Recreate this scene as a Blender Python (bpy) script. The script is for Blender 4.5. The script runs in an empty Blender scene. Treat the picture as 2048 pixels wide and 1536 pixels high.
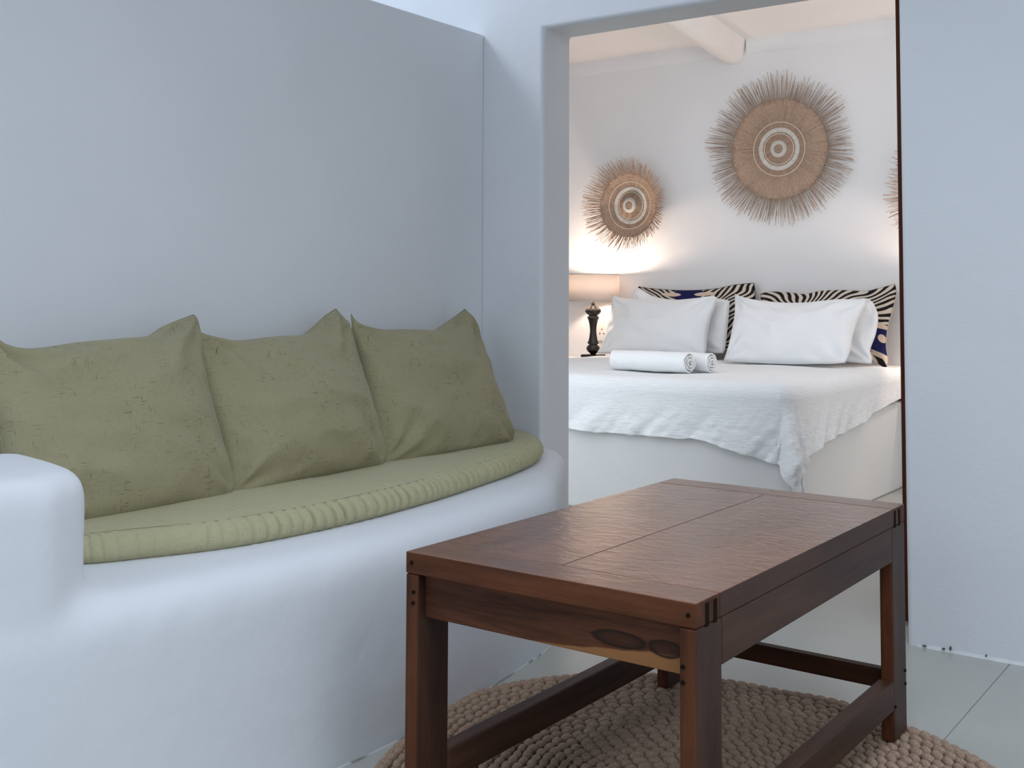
import bpy, bmesh, math, random
from mathutils import Vector, Matrix, noise
PI = math.pi
S = bpy.context.scene
C = S.collection

# ------------------------------------------------------------------ camera, sky, lights, exposure
cam = bpy.data.cameras.new('camera'); camo = bpy.data.objects.new('camera', cam); C.objects.link(camo)
r_ = Vector((0.80894903, 0.58786006, 0.00469273)); u_ = Vector((0.02885506, -0.04767752, 0.99844591)); f_ = Vector((-0.58717021, 0.80755644, 0.05553142))
M = Matrix((r_, u_, -f_)).transposed().to_4x4(); M.translation = Vector((0, 0, 1.05)); camo.matrix_world = M
cam.sensor_width = 36; cam.lens = 2243.05 / 2048 * 36; cam.shift_y = (465.74 - 768) / 2048
cam.clip_start = .05
S.camera = camo
S.view_settings.view_transform = 'Standard'; S.view_settings.look = 'None'
S.view_settings.exposure = 0.0; S.view_settings.gamma = 1; S.view_settings.use_curve_mapping = False
W = bpy.data.worlds.new('sky'); S.world = W; W.use_nodes = True
W.node_tree.nodes['Background'].inputs[0].default_value = (.62, .76, 1, 1)
W.node_tree.nodes['Background'].inputs[1].default_value = 1.0
def area(name, loc, to, sx, sy, power, col):
    l = bpy.data.lights.new(name, 'AREA'); l.shape = 'RECTANGLE'; l.size = sx; l.size_y = sy; l.energy = power; l.color = col
    o = bpy.data.objects.new(name, l); C.objects.link(o); o.location = loc
    o.rotation_euler = (Vector(to) - Vector(loc)).to_track_quat('-Z', 'Y').to_euler(); return o
COOL = (.85, .92, 1)
area('roof_light', (-.2, .8, 3.05), (-.6, 1.0, 0), 1.6, 2.0, 29, COOL).data.spread = math.radians(125)   # roof opening over the sitting room
area('side_fill_light', (1.75, .5, 2.45), (-2.7, 2.3, .8), 1.5, 1.1, 23, COOL)       # unseen light added on the right to brighten the left wall
area('rear_fill_light', (-1.1, -2.1, 2.0), (-1.8, 1.5, .9), 2.0, 1.1, 13, COOL)      # unseen light added behind the camera to fill the sitting room
area('court_light', (-4.3, 2.2, 3.9), (-2.4, 3.3, 1.9), .8, .8, 34, COOL)         # sky over the court behind the low wall
area('bedroom_high_fill', (-2.3, 4.3, 2.5), (-2.6, 6.3, .5), 2.2, .8, 12, (.82, .91, 1)).data.spread = math.radians(150)  # added behind the lintel, out of view, to brighten the bed
area('bedroom_right_fill', (-.15, 3.95, 1.4), (-.6, 9, 1.2), 1.3, 1.7, 15, (.86, .93, 1))  # extra light hidden right of the doorway to lift the bed front
area('bedroom_left_fill', (-3.35, 3.80, 1.1), (-3.3, 9, 1.2), 1.3, 1.7, 13, (.82, .91, 1))  # added out of view behind the left jamb, also for the bed front
area('bedroom_side_fill', (.9, 6.0, 1.3), (-2.6, 5.9, 2.2), 1.4, 1.4, 12, (1, .94, .92)).data.spread = math.radians(130)  # added fill from the right for the bed side and ceiling
LAMP_POWER = 17.0

# ------------------------------------------------------------------ helpers
def obj(name, me, mat=None, parent=None, smooth=False):
    if isinstance(me, bmesh.types.BMesh):
        bm = me; me = bpy.data.meshes.new(name); bm.to_mesh(me); bm.free()
    o = bpy.data.objects.new(name, me); C.objects.link(o)
    if mat: me.materials.append(mat)
    if smooth:
        me.polygons.foreach_set('use_smooth', [True] * len(me.polygons)); me.update()
    if parent: o.parent = parent
    return o
def tag(o, label=None, cat=None, group=None, kind=None):
    if label: o['label'] = label
    if cat: o['category'] = cat
    if group: o['group'] = group
    if kind: o['kind'] = kind
    return o
def thing(name, label, cat, loc=(0, 0, 0), group=None):
    o = bpy.data.objects.new(name, None); C.objects.link(o); o.location = loc; o.empty_display_size = .1
    return tag(o, label, cat, group)
def put(o, parent):           # parent a mesh built in world coordinates
    o.parent = parent; o.matrix_parent_inverse = Matrix.Translation(-Vector(parent.location)); return o
def box(bm, a, b):
    v = [bm.verts.new((x, y, z)) for z in (a[2], b[2]) for y in (a[1], b[1]) for x in (a[0], b[0])]
    for f in ((0, 2, 3, 1), (4, 5, 7, 6), (0, 1, 5, 4), (2, 6, 7, 3), (0, 4, 6, 2), (1, 3, 7, 5)): bm.faces.new([v[i] for i in f])
    return v
def bevel(o, w, seg=2, ang=40):
    m = o.modifiers.new('bevel', 'BEVEL'); m.width = w; m.segments = seg; m.limit_method = 'ANGLE'; m.angle_limit = math.radians(ang); m.harden_normals = False
    return o
def boxo(name, a, b, mat, parent=None, bev=.002, seg=2):
    bm = bmesh.new(); box(bm, a, b); o = obj(name, bm, mat)
    if bev: bevel(o, bev, seg)
    if parent: put(o, parent)
    return o
def lathe(bm, prof, n=48, cx=0, cy=0):
    rings = []
    for r, z in prof:
        rings.append([bm.verts.new((cx + r * math.cos(2 * PI * i / n), cy + r * math.sin(2 * PI * i / n), z)) for i in range(n)])
    for a, b in zip(rings, rings[1:]):
        for i in range(n): bm.faces.new((a[i], a[(i + 1) % n], b[(i + 1) % n], b[i]))
    return rings
def catmull(P, n):
    out = []
    for i in range(len(P) - 1):
        p0 = Vector(P[max(i - 1, 0)]); p1 = Vector(P[i]); p2 = Vector(P[i + 1]); p3 = Vector(P[min(i + 2, len(P) - 1)])
        for k in range(n):
            t = k / n
            out.append(.5 * ((2 * p1) + (p2 - p0) * t + (2 * p0 - 5 * p1 + 4 * p2 - p3) * t * t + (3 * p1 - p0 - 3 * p2 + p3) * t ** 3))
    out.append(Vector(P[-1])); return out
def resample(P, n):
    P = [Vector(p) for p in P]; L = [0]
    for a, b in zip(P, P[1:]): L.append(L[-1] + (b - a).length)
    out = []; j = 0
    for i in range(n + 1):
        s = L[-1] * i / n
        while j < len(L) - 2 and L[j + 1] < s: j += 1
        t = (s - L[j]) / max(L[j + 1] - L[j], 1e-9); out.append(P[j].lerp(P[j + 1], min(max(t, 0), 1)))
    return out
def sm(a, b, x):
    t = min(max((x - a) / (b - a), 0), 1); return t * t * (3 - 2 * t)

# ------------------------------------------------------------------ materials
class N:
    def __init__(s, name):
        s.m = bpy.data.materials.new(name); s.m.use_nodes = True; s.t = s.m.node_tree; s.b = s.t.nodes['Principled BSDF']
    def n(s, typ, **k):
        x = s.t.nodes.new('ShaderNode' + typ)
        for a, v in k.items():
            if a.startswith('i_'): x.inputs[a[2:].replace('_', ' ')].default_value = v
            elif a[0] == 'i' and a[1:].isdigit(): x.inputs[int(a[1:])].default_value = v
            else: setattr(x, a, v)
        return x
    def l(s, a, b): s.t.links.new(a, b)
    def math(s, op, a, b=None, c=None, clamp=False):
        x = s.t.nodes.new('ShaderNodeMath'); x.operation = op; x.use_clamp = clamp
        for i, v in enumerate((a, b, c)):
            if v is None: continue
            if isinstance(v, (int, float)): x.inputs[i].default_value = v
            else: s.l(v, x.inputs[i])
        return x.outputs[0]
    def mix(s, f, a, b):
        x = s.t.nodes.new('ShaderNodeMix'); x.data_type = 'RGBA'
        for i, v in ((0, f), (6, a), (7, b)):
            if isinstance(v, (int, float)): x.inputs[i].default_value = v
            elif isinstance(v, tuple): x.inputs[i].default_value = v if len(v) == 4 else v + (1,)
            else: s.l(v, x.inputs[i])
        return x.outputs[2]
    def coord(s, kind='Object', scale=(1, 1, 1), rot=(0, 0, 0)):
        tc = s.n('TexCoord'); mp = s.n('Mapping'); mp.inputs['Scale'].default_value = scale; mp.inputs['Rotation'].default_value = rot
        s.l(tc.outputs[kind], mp.inputs[0]); return mp.outputs[0]
    def noise(s, vec, scale, detail=3, rough=.5, dist=0):
        x = s.n('TexNoise'); x.inputs['Scale'].default_value = scale; x.inputs['Detail'].default_value = detail
        x.inputs['Roughness'].default_value = rough; x.inputs['Distortion'].default_value = dist; s.l(vec, x.inputs['Vector']); return x.outputs[0]
    def ramp(s, f, *st):
        x = s.n('ValToRGB'); e = x.color_ramp.elements
        while len(e) < len(st): e.new(.5)
        for i, (p, c) in enumerate(st):
            e[i].position = p; e[i].color = tuple(c) + (1,) if len(c) == 3 else c
        s.l(f, x.inputs[0]); return x.outputs[0]
    def bump(s, h, strength, dist, prev=None):
        x = s.n('Bump'); x.inputs['Strength'].default_value = strength; x.inputs['Distance'].default_value = dist; s.l(h, x.inputs['Height'])
        if prev: s.l(prev, x.inputs['Normal'])
        return x.outputs[0]
    def set(s, col=None, rough=None, norm=None, spec=None, **k):
        for key, v in (('Base Color', col), ('Roughness', rough), ('Normal', norm), ('Specular IOR Level', spec)):
            if v is None: continue
            if isinstance(v, tuple): s.b.inputs[key].default_value = v if len(v) == 4 else v + (1,)
            elif isinstance(v, (int, float)): s.b.inputs[key].default_value = v
            else: s.l(v, s.b.inputs[key])
        return s.m
def plaster(name, col, lump=.13, grime=.03):
    g = N(name); c = g.coord(); n1 = g.noise(c, 2.2, 4); n2 = g.noise(c, 9, 4, .6); n3 = g.noise(c, 140, 2)
    d = tuple(x * (1 - grime) for x in col)
    cc = g.mix(g.ramp(n1, (.35, (0, 0, 0)), (.65, (1, 1, 1))), d, col)
    b = g.bump(n2, lump, .02); b = g.bump(n3, .12, .002, b)
    return g.set(cc, .75, b, .3)
m_wall = plaster('wall_plaster', (.78, .80, .82)); m_bench = plaster('bench_plaster', (.76, .785, .815), .2)
m_bedwall = plaster('bedroom_plaster', (.80, .79, .79)); m_base = plaster('bed_base_plaster', (.74, .74, .73)); m_ceil = plaster('ceiling_plaster', (.86, .81, .78), .12)
def tile_mat():
    g = N('floor_tile_glaze'); c = g.coord(); n = g.noise(c, 3, 5, .6)
    return g.set(g.mix(n, (.43, .435, .40), (.49, .495, .455)), .28, g.bump(g.noise(c, 25, 3), .03, .01), .45)
m_tile = tile_mat()
def flat(name, col, rough=.6, metal=0, spec=.5):
    g = N(name); c = g.coord(); n = g.noise(c, 30, 2)
    m = g.set(g.mix(n, tuple(x * .93 for x in col), col), rough, None, spec); g.b.inputs['Metallic'].default_value = metal; return m
m_grout = flat('grout', (.36, .37, .355), .9)
def wood(name, axis, dark=(.045, .013, .006), light=(.20, .068, .026), rough=.33, wave=0., front=False, tone=1, sheen=.16):
    sc = [14, 14, 14]; sc['XYZ'.index(axis)] = 1.1
    g = N(name); c = g.coord(scale=tuple(sc)); n = g.noise(c, 1.6, 6, .62, .6); f = g.noise(c, 9, 3, .7)
    big = g.noise(g.coord(scale=tuple(2.2 if s == 14 else .9 for s in sc)), 1.4, 2)
    t = g.math('ADD', g.math('MULTIPLY', n, .75), g.math('MULTIPLY', f, .28)); t = g.math('ADD', t, g.math('MULTIPLY', g.math('SUBTRACT', big, .5), .5))
    col = g.ramp(t, (.30, tuple(x * tone for x in dark)), (.52, tuple((a + b) / 2 * tone for a, b in zip(dark, light))), (.75, tuple(x * tone for x in light)))
    if front:   # pale sapwood along the lower edge and a long dark knot, marks of the board itself
        tc = g.n('TexCoord'); sx = g.n('SeparateXYZ'); g.l(tc.outputs['Object'], sx.inputs[0]); X = sx.outputs[0]; Z = sx.outputs[2]
        wob = g.math('MULTIPLY', g.math('SUBTRACT', g.noise(g.coord(scale=(4, 1, 12)), 2.0, 2), .5), .03)
        line = g.math('ADD', g.math('MULTIPLY', g.math('SUBTRACT', X, -.07), .085), .0)   # height of the sapwood above the lower edge
        line = g.math('MINIMUM', line, .030)
        sap = g.math('SUBTRACT', g.math('ADD', line, wob), Z); sap = g.math('MULTIPLY', sap, 250, clamp=True)
        col = g.mix(sap, col, g.mix(n, (.20, .085, .03), (.34, .16, .06)))
        def ell(cx, cz, rx, rz):
            a = g.math('DIVIDE', g.math('SUBTRACT', X, cx), rx); b = g.math('DIVIDE', g.math('SUBTRACT', Z, cz), rz)
            return g.math('SQRT', g.math('ADD', g.math('MULTIPLY', a, a), g.math('MULTIPLY', b, b)))
        e = g.math('MINIMUM', ell(.155, .036, .058, .015), ell(.245, .036, .036, .015)); e = g.math('ADD', e, g.math('MULTIPLY', g.math('SUBTRACT', f, .5), .25))
        col = g.mix(g.ramp(e, (.0, (.35, .35, .35)), (.6, (.6, .6, .6)), (.85, (1, 1, 1)), (1.0, (.35, .35, .35)), (1.15, (0, 0, 0))), col, (.018, .009, .006))
    b = g.bump(t, .15, .002)
    if wave:
        b = g.bump(g.noise(g.coord(scale=(20, 46, 12)), 1.0, 4, .6, .8), wave, .004, b)
    m = g.set(col, rough if wave else .5, b, .5 if wave else sheen); g.b.inputs['Coat Weight'].default_value = .26 if wave else .0; g.b.inputs['Coat Roughness'].default_value = rough * .7
    if wave: g.l(b, g.b.inputs['Coat Normal'])
    return m
m_wtop = wood('table_board_wood', 'Y', (.075, .026, .013), (.21, .078, .038), .21, .5); m_wrail = wood('table_rail_wood', 'X', (.075, .025, .012), (.22, .082, .036), .26, .35)
m_wx = wood('apron_wood', 'X', (.028, .009, .005), (.21, .075, .032), front=True, tone=.8); m_wxshade = wood('stretcher_shaded_wood', 'X', tone=.36); m_wy = wood('side_wood', 'Y', (.026, .011, .008), (.10, .044, .025), sheen=.24); m_wz = wood('leg_wood', 'Z', tone=.72)  # stretcher wood is darkened: shade under the table put into its colour
m_wzshade = wood('leg_side_shaded_wood', 'Z', (.018, .007, .005), (.080, .033, .018), sheen=.34); m_wface = wood('rail_face_wood', 'X', tone=.78); m_peg = flat('dark_peg', (.012, .007, .005), .9, 0, .1); m_door = wood('door_wood', 'Z', (.05, .012, .005), (.13, .035, .015), .4)  # leg side wood is a darker copy with shade painted in
def linen(name, a, b, slub, amt=1.0, bump=.3):
    g = N(name); uv = g.n('TexCoord').outputs['UV']
    def st(sx, sy, sc):
        mp = g.n('Mapping'); mp.inputs['Scale'].default_value = (sx, sy, 1); g.l(uv, mp.inputs[0]); return g.noise(mp.outputs[0], sc, 2, .5)
    h = st(24, 280, 1.0); v = st(280, 24, 1.0); patch = g.noise(uv, 7, 2)
    t1 = g.math('MULTIPLY', g.math('SUBTRACT', h, .63), 16, clamp=True); t2 = g.math('MULTIPLY', g.math('SUBTRACT', v, .64), 16, clamp=True)
    t = g.math('MULTIPLY', g.math('MAXIMUM', t1, t2), g.math('MULTIPLY', g.math('SUBTRACT', patch, .35), 4 * amt, clamp=True))
    base = g.mix(g.noise(uv, 5, 3), a, b); fine = g.math('ADD', st(60, 700, 1), st(700, 60, 1))
    base = g.mix(g.math('MULTIPLY', g.math('SUBTRACT', fine, .85), .9, clamp=True), base, tuple(x * .8 for x in a))
    col = g.mix(g.math('MULTIPLY', t, .75), base, slub)
    nb = g.bump(g.noise(uv, 16, 4, .6, 1.2), .35, .012); nb = g.bump(fine, bump, .0006, nb)
    g.b.inputs['Sheen Weight'].default_value = .15
    return g.set(col, .9, nb, .15)
m_green = linen('green_linen', (.325, .295, .175), (.365, .335, .205), (.10, .085, .05)); m_seat_lit = linen('lit_green_linen', (.445, .415, .25), (.485, .46, .285), (.15, .13, .08), .45)  # seat linen: lighter copy of the cushion linen, light painted in
def white_cloth(name, col, crinkle=0.0, sc=(1, 1, 1)):
    g = N(name); c = g.coord(scale=sc); n = g.noise(c, 5, 4, .6)
    b = g.bump(n, .15, .01)
    if crinkle: b = g.bump(g.noise(g.coord(scale=(9, 9, 55)), 3.0, 4, .65, .8), crinkle, .006, b); b = g.bump(g.noise(g.coord(scale=(16, 60, 9)), 2.0, 3, .6, .5), crinkle * .5, .004, b)
    g.b.inputs['Sheen Weight'].default_value = .1
    return g.set(col, .85, b, .2)
m_white = white_cloth('white_cotton', (.84, .85, .86)); m_cover = white_cloth('crinkled_coverlet', (.86, .87, .88), .8)
m_sheet = white_cloth('bed_sheet', (.86, .86, .86))
def terry():
    g = N('terry_towel'); c = g.coord(); return g.set((.90, .91, .91), .95, g.bump(g.noise(c, 260, 2, .7), .6, .004), .1)
m_towel = terry()
def zebra(name, seed, blobs, creams, ex=0):
    g = N(name); uv = g.n('TexCoord').outputs['UV']
    sp = g.n('SeparateXYZ'); g.l(uv, sp.inputs[0]); U = sp.outputs[0]; V = sp.outputs[1]
    mp = g.n('Mapping'); mp.inputs['Location'].default_value = (seed, seed * .7, 0); g.l(uv, mp.inputs[0])
    n1 = g.noise(mp.outputs[0], 3.2, 1, .4)
    if ex == 0:   # stripes leaning in towards the middle of the top edge
        t = g.math('ADD', g.math('MULTIPLY', g.math('ABSOLUTE', g.math('SUBTRACT', U, .5)), 50), g.math('MULTIPLY', V, -38))
    else:         # fan of stripes from a point low in the middle
        a = g.math('ARCTAN2', g.math('SUBTRACT', V, .55), g.math('SUBTRACT', U, .40)); t = g.math('MULTIPLY', a, 26)
    t = g.math('ADD', g.math('MULTIPLY', t, 2.0), g.math('MULTIPLY', g.math('SUBTRACT', n1, .5), 26))
    s = g.math('MULTIPLY', g.math('ADD', g.math('SINE', t), .05), 7, clamp=True)
    col = g.mix(s, (.012, .009, .010), g.mix(n1, (.62, .50, .38), (.66, .63, .58)))
    def ell(cx, cy, rx, ry):
        a = g.math('DIVIDE', g.math('SUBTRACT', U, cx), rx); b = g.math('DIVIDE', g.math('SUBTRACT', V, cy), ry)
        d = g.math('SQRT', g.math('ADD', g.math('MULTIPLY', a, a), g.math('MULTIPLY', b, b))); return g.math('MULTIPLY', g.math('SUBTRACT', 1.0, d), 12, clamp=True)
    for e in blobs: col = g.mix(ell(*e), col, (.010, .012, .075))
    for e in creams: col = g.mix(ell(*e), col, (.66, .53, .42))
    return g.set(col, .8, None, .2)
m_zl = zebra('striped_cotton', 1.3, [(.46, .93, .13, .16)], [(.31, .92, .09, .035), (.60, .92, .09, .035)]); m_zr = zebra('fan_striped_cotton', 4.1, [(.93, .30, .20, .17)], [(.97, .33, .035, .05), (.93, .47, .12, .03), (.93, .10, .12, .025)], 1)
def straw(name, col):
    g = N(name); tc = g.n('TexCoord'); sp = g.n('SeparateXYZ'); g.l(tc.outputs['Object'], sp.inputs[0]); x, z = sp.outputs[0], sp.outputs[2]
    R = g.math('SQRT', g.math('ADD', g.math('MULTIPLY', x, x), g.math('MULTIPLY', z, z))); A = g.math('ARCTAN2', z, x)
    cb = g.n('CombineXYZ'); g.l(g.math('MULTIPLY', A, 30), cb.inputs[0]); g.l(g.math('MULTIPLY', R, 45), cb.inputs[1])
    n = g.noise(cb.outputs[0], 1.2, 4, .65); cb2 = g.n('CombineXYZ'); g.l(g.math('MULTIPLY', A, 40), cb2.inputs[0]); g.l(g.math('MULTIPLY', R, 3), cb2.inputs[1]); n2 = g.noise(cb2.outputs[0], 1.5, 3, .6)
    sp_ = g.math('SINE', g.math('MULTIPLY', A, 150)); rg = g.math('SINE', g.math('MULTIPLY', R, 620))
    t = g.math('ADD', g.math('MULTIPLY', n, .6), g.math('MULTIPLY', n2, .45)); t = g.math('ADD', t, g.math('MULTIPLY', sp_, .06)); t = g.math('ADD', t, g.math('MULTIPLY', rg, .035))
    c = g.ramp(t, (.33, tuple(v * .62 for v in col)), (.55, col), (.75, tuple(min(v * 1.3, 1) for v in col)))
    b = g.bump(g.math('ADD', sp_, rg), .5, .0015)
    return g.set(c, .8, b, .2)
m_straw = straw('woven_straw', (.43, .30, .22)); m_reed = straw('reed_sticks', (.40, .285, .21)); m_pale = straw('bleached_straw', (.66, .62, .57)); m_cream = flat('cream_cord', (.74, .62, .48), .7)
def braid():
    g = N('braided_banana_leaf'); c = g.coord(); n = g.noise(c, 14, 3); f = g.noise(g.coord(scale=(60, 60, 160)), 4, 3, .6)
    col = g.mix(n, (.40, .275, .195), (.50, .36, .265)); col = g.mix(g.ramp(f, (.3, (1, 1, 1)), (.55, (0, 0, 0))), col, (.22, .145, .10)); return g.set(col, .7, g.bump(f, .5, .002), .3)
m_braid = braid(); m_under = flat('rug_backing', (.06, .04, .03), .9)
m_black = flat('black_turned_wood', (.010, .007, .006), .35); m_plate = flat('white_switch_plastic', (.75, .74, .73), .4)
def shade_mat():
    g = N('lamp_shade_linen'); c = g.coord(scale=(60, 60, 200)); n = g.noise(c, 4, 2); t = g.t
    d = t.nodes.new('ShaderNodeBsdfDiffuse'); tr = t.nodes.new('ShaderNodeBsdfTranslucent'); mx = t.nodes.new('ShaderNodeMixShader'); mx.inputs[0].default_value = .27
    col = g.mix(n, (.66, .60, .55), (.74, .68, .63)); g.l(col, d.inputs[0]); g.l(col, tr.inputs[0]); g.l(d.outputs[0], mx.inputs[1]); g.l(tr.outputs[0], mx.inputs[2])
    g.l(mx.outputs[0], t.nodes['Material Output'].inputs[0]); return g.m
m_shade = shade_mat()
def bulb_mat():
    g = N('lit_bulb'); g.b.inputs['Emission Color'].default_value = (1, .8, .6, 1); g.b.inputs['Emission Strength'].default_value = 12; return g.m
m_bulb = bulb_mat()
# outlines of the cushions in metres: top, right, bottom, left edges
OUT = {
 'g1': [[(-2.579,1.43,0.968),(-2.556,1.449,0.932),(-2.546,1.494,0.917),(-2.545,1.545,0.915),(-2.55,1.643,0.923),(-2.552,1.759,0.927),(-2.556,1.853,0.933),(-2.575,1.93,0.962),(-2.594,2.04,0.991)],[(-2.594,2.04,0.991),(-2.584,2.047,0.976),(-2.559,2.036,0.938),(-2.514,2.005,0.868),(-2.455,1.982,0.777),(-2.389,1.969,0.677),(-2.341,1.965,0.603),(-2.314,1.959,0.561),(-2.297,1.939,0.536)],[(-2.303,1.387,0.545),(-2.291,1.482,0.526),(-2.289,1.55,0.523),(-2.289,1.616,0.524),(-2.292,1.73,0.527),(-2.293,1.835,0.529),(-2.293,1.913,0.529),(-2.297,1.939,0.536)],[(-2.579,1.43,0.968),(-2.545,1.407,0.916),(-2.474,1.383,0.806),(-2.425,1.381,0.731),(-2.394,1.375,0.684),(-2.35,1.377,0.617),(-2.303,1.387,0.545)]],
 'g2': [[(-2.569,2.03,0.949),(-2.558,2.07,0.931),(-2.548,2.152,0.915),(-2.551,2.287,0.92),(-2.553,2.409,0.922),(-2.567,2.475,0.947),(-2.589,2.549,0.981),(-2.603,2.612,1.004)],[(-2.603,2.612,1.004),(-2.58,2.631,0.967),(-2.565,2.639,0.943),(-2.504,2.611,0.842),(-2.44,2.591,0.736),(-2.377,2.571,0.634),(-2.338,2.563,0.57),(-2.317,2.53,0.535)],[(-2.317,1.953,0.536),(-2.311,2.011,0.525),(-2.31,2.089,0.524),(-2.314,2.192,0.53),(-2.315,2.308,0.532),(-2.315,2.431,0.533),(-2.314,2.494,0.531),(-2.317,2.53,0.535)],[(-2.569,2.03,0.949),(-2.52,1.997,0.868),(-2.464,1.977,0.777),(-2.403,1.967,0.676),(-2.357,1.965,0.601),(-2.317,1.953,0.536)]],
 'g3': [[(-2.592,2.67,0.986),(-2.579,2.681,0.963),(-2.57,2.709,0.947),(-2.562,2.777,0.932),(-2.56,2.876,0.93),(-2.557,3.002,0.924),(-2.558,3.058,0.926),(-2.577,3.165,0.959),(-2.599,3.279,0.998)],[(-2.599,3.279,0.998),(-2.576,3.305,0.957),(-2.535,3.289,0.885),(-2.485,3.269,0.796),(-2.436,3.25,0.709),(-2.383,3.24,0.615),(-2.345,3.234,0.548),(-2.332,3.207,0.526)],[(-2.339,2.556,0.539),(-2.335,2.605,0.531),(-2.333,2.697,0.528),(-2.333,2.769,0.527),(-2.334,2.871,0.529),(-2.333,3.003,0.527),(-2.332,3.143,0.526),(-2.332,3.207,0.526)],[(-2.592,2.67,0.986),(-2.559,2.646,0.927),(-2.519,2.629,0.857),(-2.459,2.602,0.75),(-2.401,2.58,0.647),(-2.36,2.569,0.575),(-2.339,2.556,0.539)]],
 'wl': [[(-3.865,6.459,1.058),(-3.783,6.451,1.035),(-3.611,6.447,1.023),(-3.392,6.447,1.024),(-3.235,6.452,1.038),(-3.133,6.457,1.051),(-3.1,6.451,1.036)],[(-3.1,6.451,1.036),(-3.112,6.426,0.964),(-3.125,6.404,0.902),(-3.127,6.371,0.809),(-3.122,6.339,0.718),(-3.125,6.324,0.675)],[(-3.902,6.323,0.673),(-3.802,6.323,0.673),(-3.506,6.323,0.674),(-3.224,6.323,0.675),(-3.125,6.324,0.675)],[(-3.865,6.459,1.058),(-3.855,6.423,0.955),(-3.861,6.382,0.84),(-3.878,6.342,0.726),(-3.902,6.323,0.673)]],
 'wlb': [[(-3.771,6.569,1.055),(-3.74,6.582,1.102),(-3.602,6.565,1.043),(-3.415,6.56,1.024),(-3.167,6.563,1.035),(-3.065,6.559,1.02)],[(-3.065,6.559,1.02),(-3.061,6.534,0.932),(-3.059,6.5,0.807),(-3.06,6.478,0.73),(-3.069,6.469,0.696)],[(-3.81,6.464,0.681),(-3.585,6.465,0.682),(-3.297,6.466,0.688),(-3.069,6.469,0.696)],[(-3.771,6.569,1.055),(-3.77,6.541,0.955),(-3.776,6.504,0.823),(-3.81,6.464,0.681)]],
 'wr': [[(-2.909,6.303,1.064),(-2.855,6.29,1.046),(-2.735,6.274,1.023),(-2.575,6.264,1.009),(-2.425,6.267,1.013),(-2.252,6.28,1.032),(-2.097,6.287,1.041)],[(-2.097,6.287,1.041),(-2.105,6.251,0.991),(-2.126,6.202,0.921),(-2.135,6.144,0.839),(-2.13,6.087,0.759),(-2.142,6.039,0.692)],[(-2.855,6.03,0.68),(-2.692,6.027,0.674),(-2.51,6.026,0.673),(-2.337,6.03,0.68),(-2.224,6.033,0.684),(-2.142,6.039,0.692)],[(-2.909,6.303,1.064),(-2.878,6.235,0.968),(-2.866,6.193,0.909),(-2.854,6.111,0.793),(-2.852,6.07,0.736),(-2.855,6.03,0.68)]],
 'wrb': [[(-2.858,6.405,0.997),(-2.664,6.403,0.993),(-2.421,6.414,1.013),(-2.245,6.424,1.032),(-2.153,6.429,1.041),(-2.108,6.415,1.015)],[(-2.108,6.415,1.015),(-2.068,6.374,0.942),(-2.065,6.319,0.842),(-2.081,6.269,0.754),(-2.062,6.246,0.711),(-2.062,6.228,0.679)],[(-2.813,6.228,0.678),(-2.594,6.229,0.681),(-2.355,6.231,0.684),(-2.182,6.231,0.685),(-2.062,6.228,0.679)],[(-2.858,6.405,0.997),(-2.839,6.338,0.877),(-2.823,6.273,0.76),(-2.813,6.228,0.678)]],
 'zl': [[(-3.793,6.682,1.113),(-3.702,6.679,1.1),(-3.55,6.677,1.09),(-3.402,6.676,1.087),(-3.223,6.678,1.097),(-3.085,6.684,1.123),(-2.955,6.687,1.135)],[(-2.955,6.687,1.135),(-2.939,6.663,1.027),(-2.964,6.627,0.869),(-2.977,6.591,0.713)],[(-3.689,6.586,0.69),(-3.466,6.586,0.691),(-3.216,6.588,0.699),(-2.977,6.591,0.713)],[(-3.793,6.682,1.113),(-3.789,6.661,1.022),(-3.756,6.623,0.854),(-3.689,6.586,0.69)]],
 'zr': [[(-2.896,6.642,1.065),(-2.832,6.65,1.081),(-2.7,6.647,1.075),(-2.601,6.643,1.066),(-2.509,6.651,1.085),(-2.386,6.654,1.091),(-2.233,6.651,1.085),(-2.175,6.657,1.097),(-2.061,6.67,1.127)],[(-2.061,6.67,1.127),(-2.046,6.648,1.077),(-2.056,6.601,0.975),(-2.071,6.562,0.888),(-2.068,6.51,0.774),(-2.045,6.472,0.691),(-2.05,6.449,0.641)],[(-2.759,6.471,0.688),(-2.569,6.472,0.692),(-2.326,6.474,0.695),(-2.147,6.467,0.681),(-2.05,6.449,0.641)],[(-2.896,6.642,1.065),(-2.863,6.597,0.965),(-2.815,6.527,0.813),(-2.759,6.471,0.688)]],
}
# ------------------------------------------------------------------ the shell
XJ0, XJ1, YD, TD, ZL = -2.405, -1.062, 3.505, .196, 2.07
def struct(o): o['kind'] = 'structure'; return o
def wallbox(name, a, b, mat=None): return struct(boxo(name, a, b, mat or m_wall, None, 0))
fl = struct(boxo('floor', (-6.6, -2.6, -.10), (2.2, 7.0, -.0022), m_grout, None, 0))
xs = [-.77 + 1.5 * k for k in range(-4, 3)]; ys = [4.59 + 2.4 * k for k in range(-3, 2)]
for x0 in xs:
    for y0 in ys:
        a = (max(x0 - 1.5, -6.6), max(y0, -2.6)); b = (min(x0, 2.2), min(y0 + 2.4, 7.0))
        if b[0] - a[0] > .1 and b[1] - a[1] > .1:
            boxo('floor_tile', (a[0] + .0010, a[1] + .0010, -.0021), (b[0] - .0010, b[1] - .0010, 0), m_tile, None, .001, 1).parent = fl
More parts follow.
